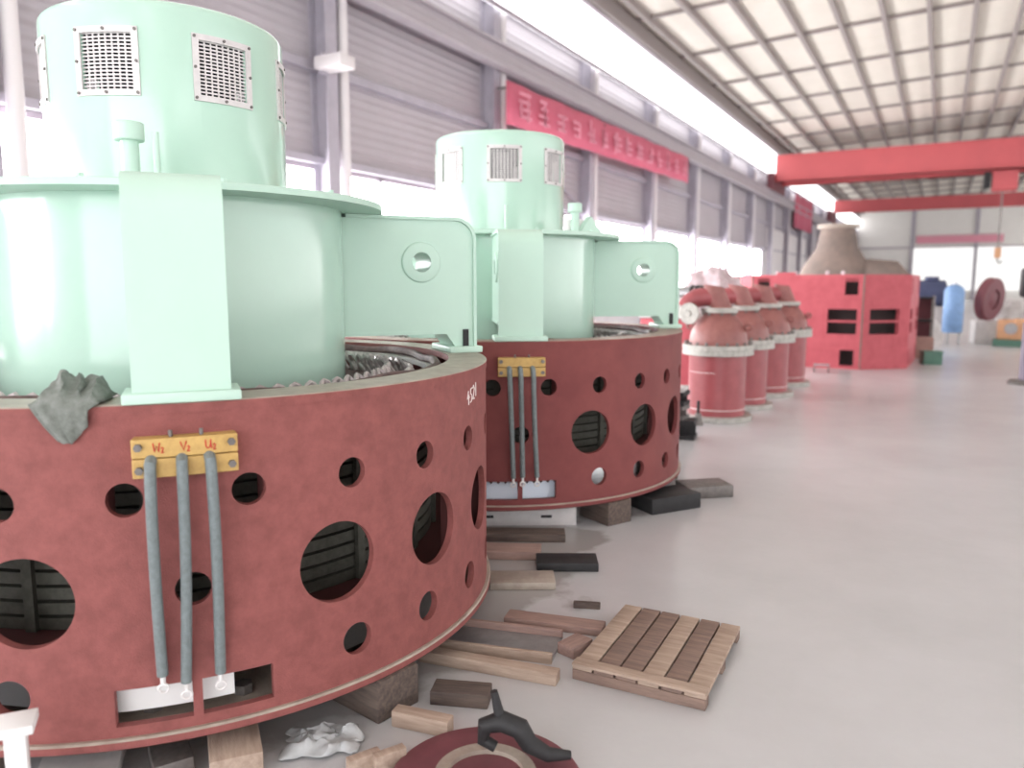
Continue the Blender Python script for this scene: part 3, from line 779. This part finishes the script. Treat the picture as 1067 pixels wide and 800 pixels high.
t = thing('steel_panel_rack', 'dark steel frame rack right behind the red housing', 'rack', (-.42, 19.6, 0), R(-2))
for x in (-.28,.28):
    MB().box((x,0,.65),(.06,.3,1.3)).build('post', M['bolt'], t)
for z in (.3,.75,1.25): MB().box((0,0,z),(.56,.3,.05)).build('shelf', M['dark'], t)
MB().box((0,.12,.78),(.5,.04,.9)).build('back_panel', M['maroon'], t)

# ------------------------------------------------------------------ the hall
X0, X1, Y0, Y1 = -8.5, 14., -9., 90.
EV = 8.95; SL = .045
def roofz(x): return EV + SL*(x-X0) if x < 5 else EV + SL*(5-X0) - SL*(x-5)
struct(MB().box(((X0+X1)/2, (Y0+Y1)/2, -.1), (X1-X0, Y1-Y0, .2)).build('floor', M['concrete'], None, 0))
# left wall: low wall, cladding, eaves band, with the two glazed bands left open
wl = MB(); T = .12
def wseg(mb, y0, y1, z0, z1, mi=0, x=X0):
    mb.cm = mi; mb.box((x-T/2 if x < 0 else x+T/2, (y0+y1)/2, (z0+z1)/2), (T, y1-y0, z1-z0))
wseg(wl, Y0, Y1, 0, 1.0, 1); wseg(wl, Y0, Y1, 3.35, 7.35); wseg(wl, Y0, Y1, 8.50, EV); wseg(wl, 43, Y1, 1.0, 3.35, 1)
wall_l = struct(wl.build('wall_left', [M['wall'], M['lower']], None, 0))
def band(name, y0, y1, z0, z1, x, m, step):
    s = -1 if x < 0 else 1
    w = struct(MB().box((x+s*.07, (y0+y1)/2, (z0+z1)/2), (.02, y1-y0, z1-z0)).build(name, m, None, 0))
    f = MB()
    f.box((x+s*.03,(y0+y1)/2,z0+.03),(.08,y1-y0,.06)); f.box((x+s*.03,(y0+y1)/2,z1-.03),(.08,y1-y0,.06))
    y = y0
    while y < y1+.01: f.box((x+s*.03,y,(z0+z1)/2),(.08,.07,z1-z0)); y += step
    f.build('window_frame', M['frame'], w, 0)
    return w
band('window_1', Y0, 43, 1.0, 3.35, X0, M['day'], 2.475)
band('window_2', Y0, Y1, 7.02, 8.42, X0+.45, M['day2'], 999)
MB().box((X0+.40,(Y0+Y1)/2,8.68),(.30,Y1-Y0,.42)).build('eaves_gutter', M['purlin'], wall_l, 0)
y = 9.3-4.95*3
k = 0
while y < Y1:
    c = MB(); c.box((X0+.16, y, EV/2), (.32, .012, EV)); c.box((X0+.01, y, EV/2), (.02, .25, EV)); c.box((X0+.31, y, EV/2), (.02, .25, EV))
    c.build('steel_column', M['column'], wall_l, 0)
    MB().cyl((X0+.26, y+.32, .0), (X0+.26, y+.32, EV), .085, 14).build('downpipe', M['pipe'], wall_l)
    if 13 < y < 16:
        MB().tube([(X0+.08, y+.1, 3.4), (X0+.08, y+4.85, 5.5)], .035, 6).build('wall_brace', M['column'], wall_l)
        MB().tube([(X0+.06, y+4.85, 3.5), (X0+.06, y+.1, 5.5)], .03, 6).build('wall_brace', M['column'], wall_l)
    y += 4.95
for z, h in ((3.42,.10),(4.78,.12),(6.12,.10),(7.28,.12)):
    MB().box((X0+.06,(Y0+Y1)/2,z),(.12,Y1-Y0,h)).build('wall_girt', M['column'], wall_l, 0)
# crane runway beam would sit just under the eaves

for i, xx in enumerate((-8.02, X1-.6)):
    rb = MB(); rb.box((xx,(Y0+Y1)/2,5.87),(.24,Y1-Y0,.05)); rb.box((xx,(Y0+Y1)/2,6.06),(.05,Y1-Y0,.4)); rb.box((xx,(Y0+Y1)/2,6.275),(.24,Y1-Y0,.05))
    struct(rb.build('trim_%d' % (i+1), M['wall'], None, 0))
# back wall
bw = MB(); bw.box(((X0+X1)/2, Y1+.06, 5), (X1-X0, .12, 10))
wall_b = struct(bw.build('wall_back', M['backw'], None, 0))
for x in (X0+.2, -2.9, 2.7, 8.3, X1-.2): MB().box((x, Y1-.1, 5), (.32, .2, 10)).build('steel_column', M['column'], wall_b, 0)
for z in (2.9, 5.2): MB().box(((X0+X1)/2, Y1-.05, z), (X1-X0, .1, .12)).build('wall_girt', M['frame'], wall_b, 0)
struct(MB().box(((X1-2.9)/2, Y1-.16, 3.0), (X1+2.9, .04, 4.2)).build('back_glow_panel', M['fill_back'], None, 0))  # glowing panel added to brighten the back wall and far floor
# right wall and end wall behind the camera: unseen, window bands added and sized for light
wr = MB(); wseg(wr, Y0, Y1, 0, .8, 1, X1); wseg(wr, Y0, -4, .8, 4.2, 1, X1); wseg(wr, Y0, Y1, 4.2, 7.0, 0, X1); wseg(wr, Y0, Y1, 8.2, EV, 0, X1)
struct(wr.build('wall_right', [M['wall'], M['lower']], None, 0))
band('unseen_window_3', -4, Y1, .8, 4.2, X1, M['fill_right'], 4.95)
band('window_4', Y0, Y1, 7.0, 8.2, X1, M['day2'], 999)
wf = MB(); wf.box((X0+2.5, Y0-.06, 4.5), (5, .12, 9)); wf.box((X1-2.5, Y0-.06, 4.5), (5, .12, 9)); wf.box(((X0+X1)/2, Y0-.06, 7.7), (X1-X0-10, .12, 2.6))
struct(wf.build('wall_front', M['lower'], None, 0))
# roof with purlins and rafters
rf = MB(); n = [(X0,roofz(X0)),(5,roofz(5)),(X1,roofz(X1)),(X1,roofz(X1)+.12),(5,roofz(5)+.12),(X0,roofz(X0)+.12)]
rf.prism(n, Y0, Y1, 'Y')
roof = struct(rf.build('ceiling', M['roof'], None, 0))
x = -.78-1.14*6
while x < X1:
    MB().box((x,(Y0+Y1)/2,roofz(x)-.11),(.12,Y1-Y0,.20)).build('purlin', M['purlin'], roof, 0); x += 1.14
y = 30.1-4.12*9
while y < Y1:
    r_ = MB(); r_.prism([(X0,roofz(X0)-.01),(5,roofz(5)-.01),(X1,roofz(X1)-.01),(X1,roofz(X1)-.10),(5,roofz(5)-.10),(X0,roofz(X0)-.10)], y-.05, y+.05, 'Y')
    r_.build('rafter', M['roof'] if 0 else M['purlin'], roof, 0); y += 4.12

# lamp box on the first column
t = thing('wall_lamp', 'white floodlight on the grey wall column left of the second generator', 'lamp', (X0+.33, 9.1, 4.75))
MB().box((.22,0,0),(.5,.34,.18)).build('housing', M['pipe'], t, 30, .02)
MB().box((.0,0,.02),(.06,.12,.30)).build('bracket', M['column'], t)

# red slogan banner with rows of pale characters
t = thing('banner', 'long red slogan banner with pale characters on the left wall', 'banner', (-7.82, 20.4, 5.27), 0)
t.rotation_euler = (R(1.1), 0, 0)
mb = MB(); N = 60; L = 12.8; H = .84
vs = [(.03*math.sin(i*.7)+.012*math.sin(i*2.3), -L/2+L*i/N, z) for i in range(N+1) for z in (-H/2, H/2)]
mb.add(vs, [(2*i,2*i+2,2*i+3,2*i+1) for i in range(N)])
c = mb.build('cloth', M['banner'], t); md = c.modifiers.new('s','SOLIDIFY'); md.thickness = .01
for yy in (14.25, 19.20, 24.15):
    MB().cyl((-.37, yy-20.4+.0, .34),(.0, yy-20.4, .34), .02, 8).build('hanger', M['bolt'], t)
rnd = random.Random(11)
def glyph(mb, yc, h):
    s = h/2
    for k in range(rnd.choice((2,3,3,4))): 
        z = -s+2*s*(k+.5)/3.6; w = s*rnd.uniform(.55,.95)
        mb.box((.055, yc+rnd.uniform(-.06,.06), z), (.02, 2*w, .055))
    for k in range(rnd.choice((1,2,2,3))):
        yy = yc+rnd.uniform(-.8,.8)*s; h_ = s*rnd.uniform(.5,.98)
        mb.box((.055, yy, rnd.uniform(-.2,.2)*s), (.02, .055, 2*h_))
for k in range(14):
    mb = MB(); glyph(mb, -L/2+.7+.877*k, .54); mb.build('character', M['letters'], t, 0)
t = thing('hanging_banner', 'short red banner hanging on the far left wall beside the crane', 'banner', (X0+.55, 53, 5.9))
mb = MB(); vs = [(.05*math.sin(i), -3.6+7.2*i/16, z) for i in range(17) for z in (-1.0, 1.0)]
mb.add(vs, [(2*i,2*i+2,2*i+3,2*i+1) for i in range(16)])
c = mb.build('cloth', M['banner'], t); md = c.modifiers.new('s','SOLIDIFY'); md.thickness = .01
t = thing('wall_banner', 'faint pink banner strip on the white back wall', 'banner', (1.2, Y1-.2, 5.95))
MB().box((0,0,0),(7.5,.03,.75)).build('cloth', M['letters'], t, 0)
d = struct(MB().box((X0+.06,50.5,2.6),(.08,13.5,3.9)).build('door_1', M['pipe'], None, 0))

# overhead travelling cranes
def crane(Y, zt, h, label, trolley):
    t = thing('overhead_crane', label, 'crane', (0, Y, 0))
    xa, xb = -7.98, X1-.6
    for dy in ((0, 2.0) if trolley else (0,)):
        g = MB(); g.box(((xa+xb)/2, dy, zt-h/2), (xb-xa-.32, .5, h)); g.box(((xa+xb)/2, dy, zt-.03), (xb-xa-.32, .62, .06)); g.box(((xa+xb)/2, dy, zt-h+.03), (xb-xa-.32, .62, .06))
        g.build('girder', M['crane'], t, 0)
    for x in (xa, xb):
        MB().box((x, 1.0 if trolley else 0, 6.72), (.30, 3.6, .84)).build('end_carriage', M['maroon'], t, 0)
    if trolley:
        h_ = MB(); h_.box((2.25, .9, zt-h-.45), (1.0, 1.2, .8)); h_.cyl((1.75,.9,zt-h-.5),(2.75,.9,zt-h-.5), .45, 24)
        hs = h_.build('hoist', M['crane'], t, 30)
        MB().box((1.55, .9, zt-h-.4),(.25,1.0,.7)).build('hoist_motor', M['dark'], hs, 0)
        MB().cyl((2.2,.9,zt-h-.8),(2.2,.9,3.2), .035, 8).build('hoist_rope', M['bolt'], hs)
        MB().box((2.2,.9,3.0),(.28,.2,.5)).build('hook_block', M['orange'], hs, 30, .03)
        MB().tube([(2.2,.9,2.8),(2.2,.9,2.6),(2.28,.9,2.5),(2.36,.9,2.55),(2.36,.9,2.66)], .04, 8).build('hook', M['bolt'], hs)
    return t
crane(42.5, 8.05, 1.3, 'large bright red overhead crane girder, nearer of the two cranes', True)
crane(67, 8.0, .95, 'thinner red overhead crane farther back near the end wall', False)

# ------------------------------------------------------------------ light, camera
w = bpy.data.worlds.new('World'); sc.world = w; w.use_nodes = True
w.node_tree.nodes['Background'].inputs[0].default_value = (.97, .98, 1, 1)
w.node_tree.nodes['Background'].inputs[1].default_value = 3.6

cd = bpy.data.cameras.new('camera'); cam = bpy.data.objects.new('camera', cd); COL.objects.link(cam)
F = 808.4
cd.sensor_fit = 'HORIZONTAL'; cd.sensor_width = 36; cd.lens = 36*F/1067
cd.clip_start = .05; cd.clip_end = 300
cam.location = (0, 0, EYE)
cam.rotation_euler = (R(90-7.38), 0, R(28.8))
cd.dof.use_dof = True; cd.dof.focus_distance = 3.2; cd.dof.aperture_fstop = cd.lens/19.
sc.camera = cam
vs = sc.view_settings
vs.view_transform = 'Standard'; vs.look = 'None'; vs.gamma = 1; vs.use_curve_mapping = False
vs.exposure = 0.42
sc.cycles.use_denoising = True
sc.cycles.max_bounces = 8; sc.cycles.diffuse_bounces = 4; sc.cycles.glossy_bounces = 3
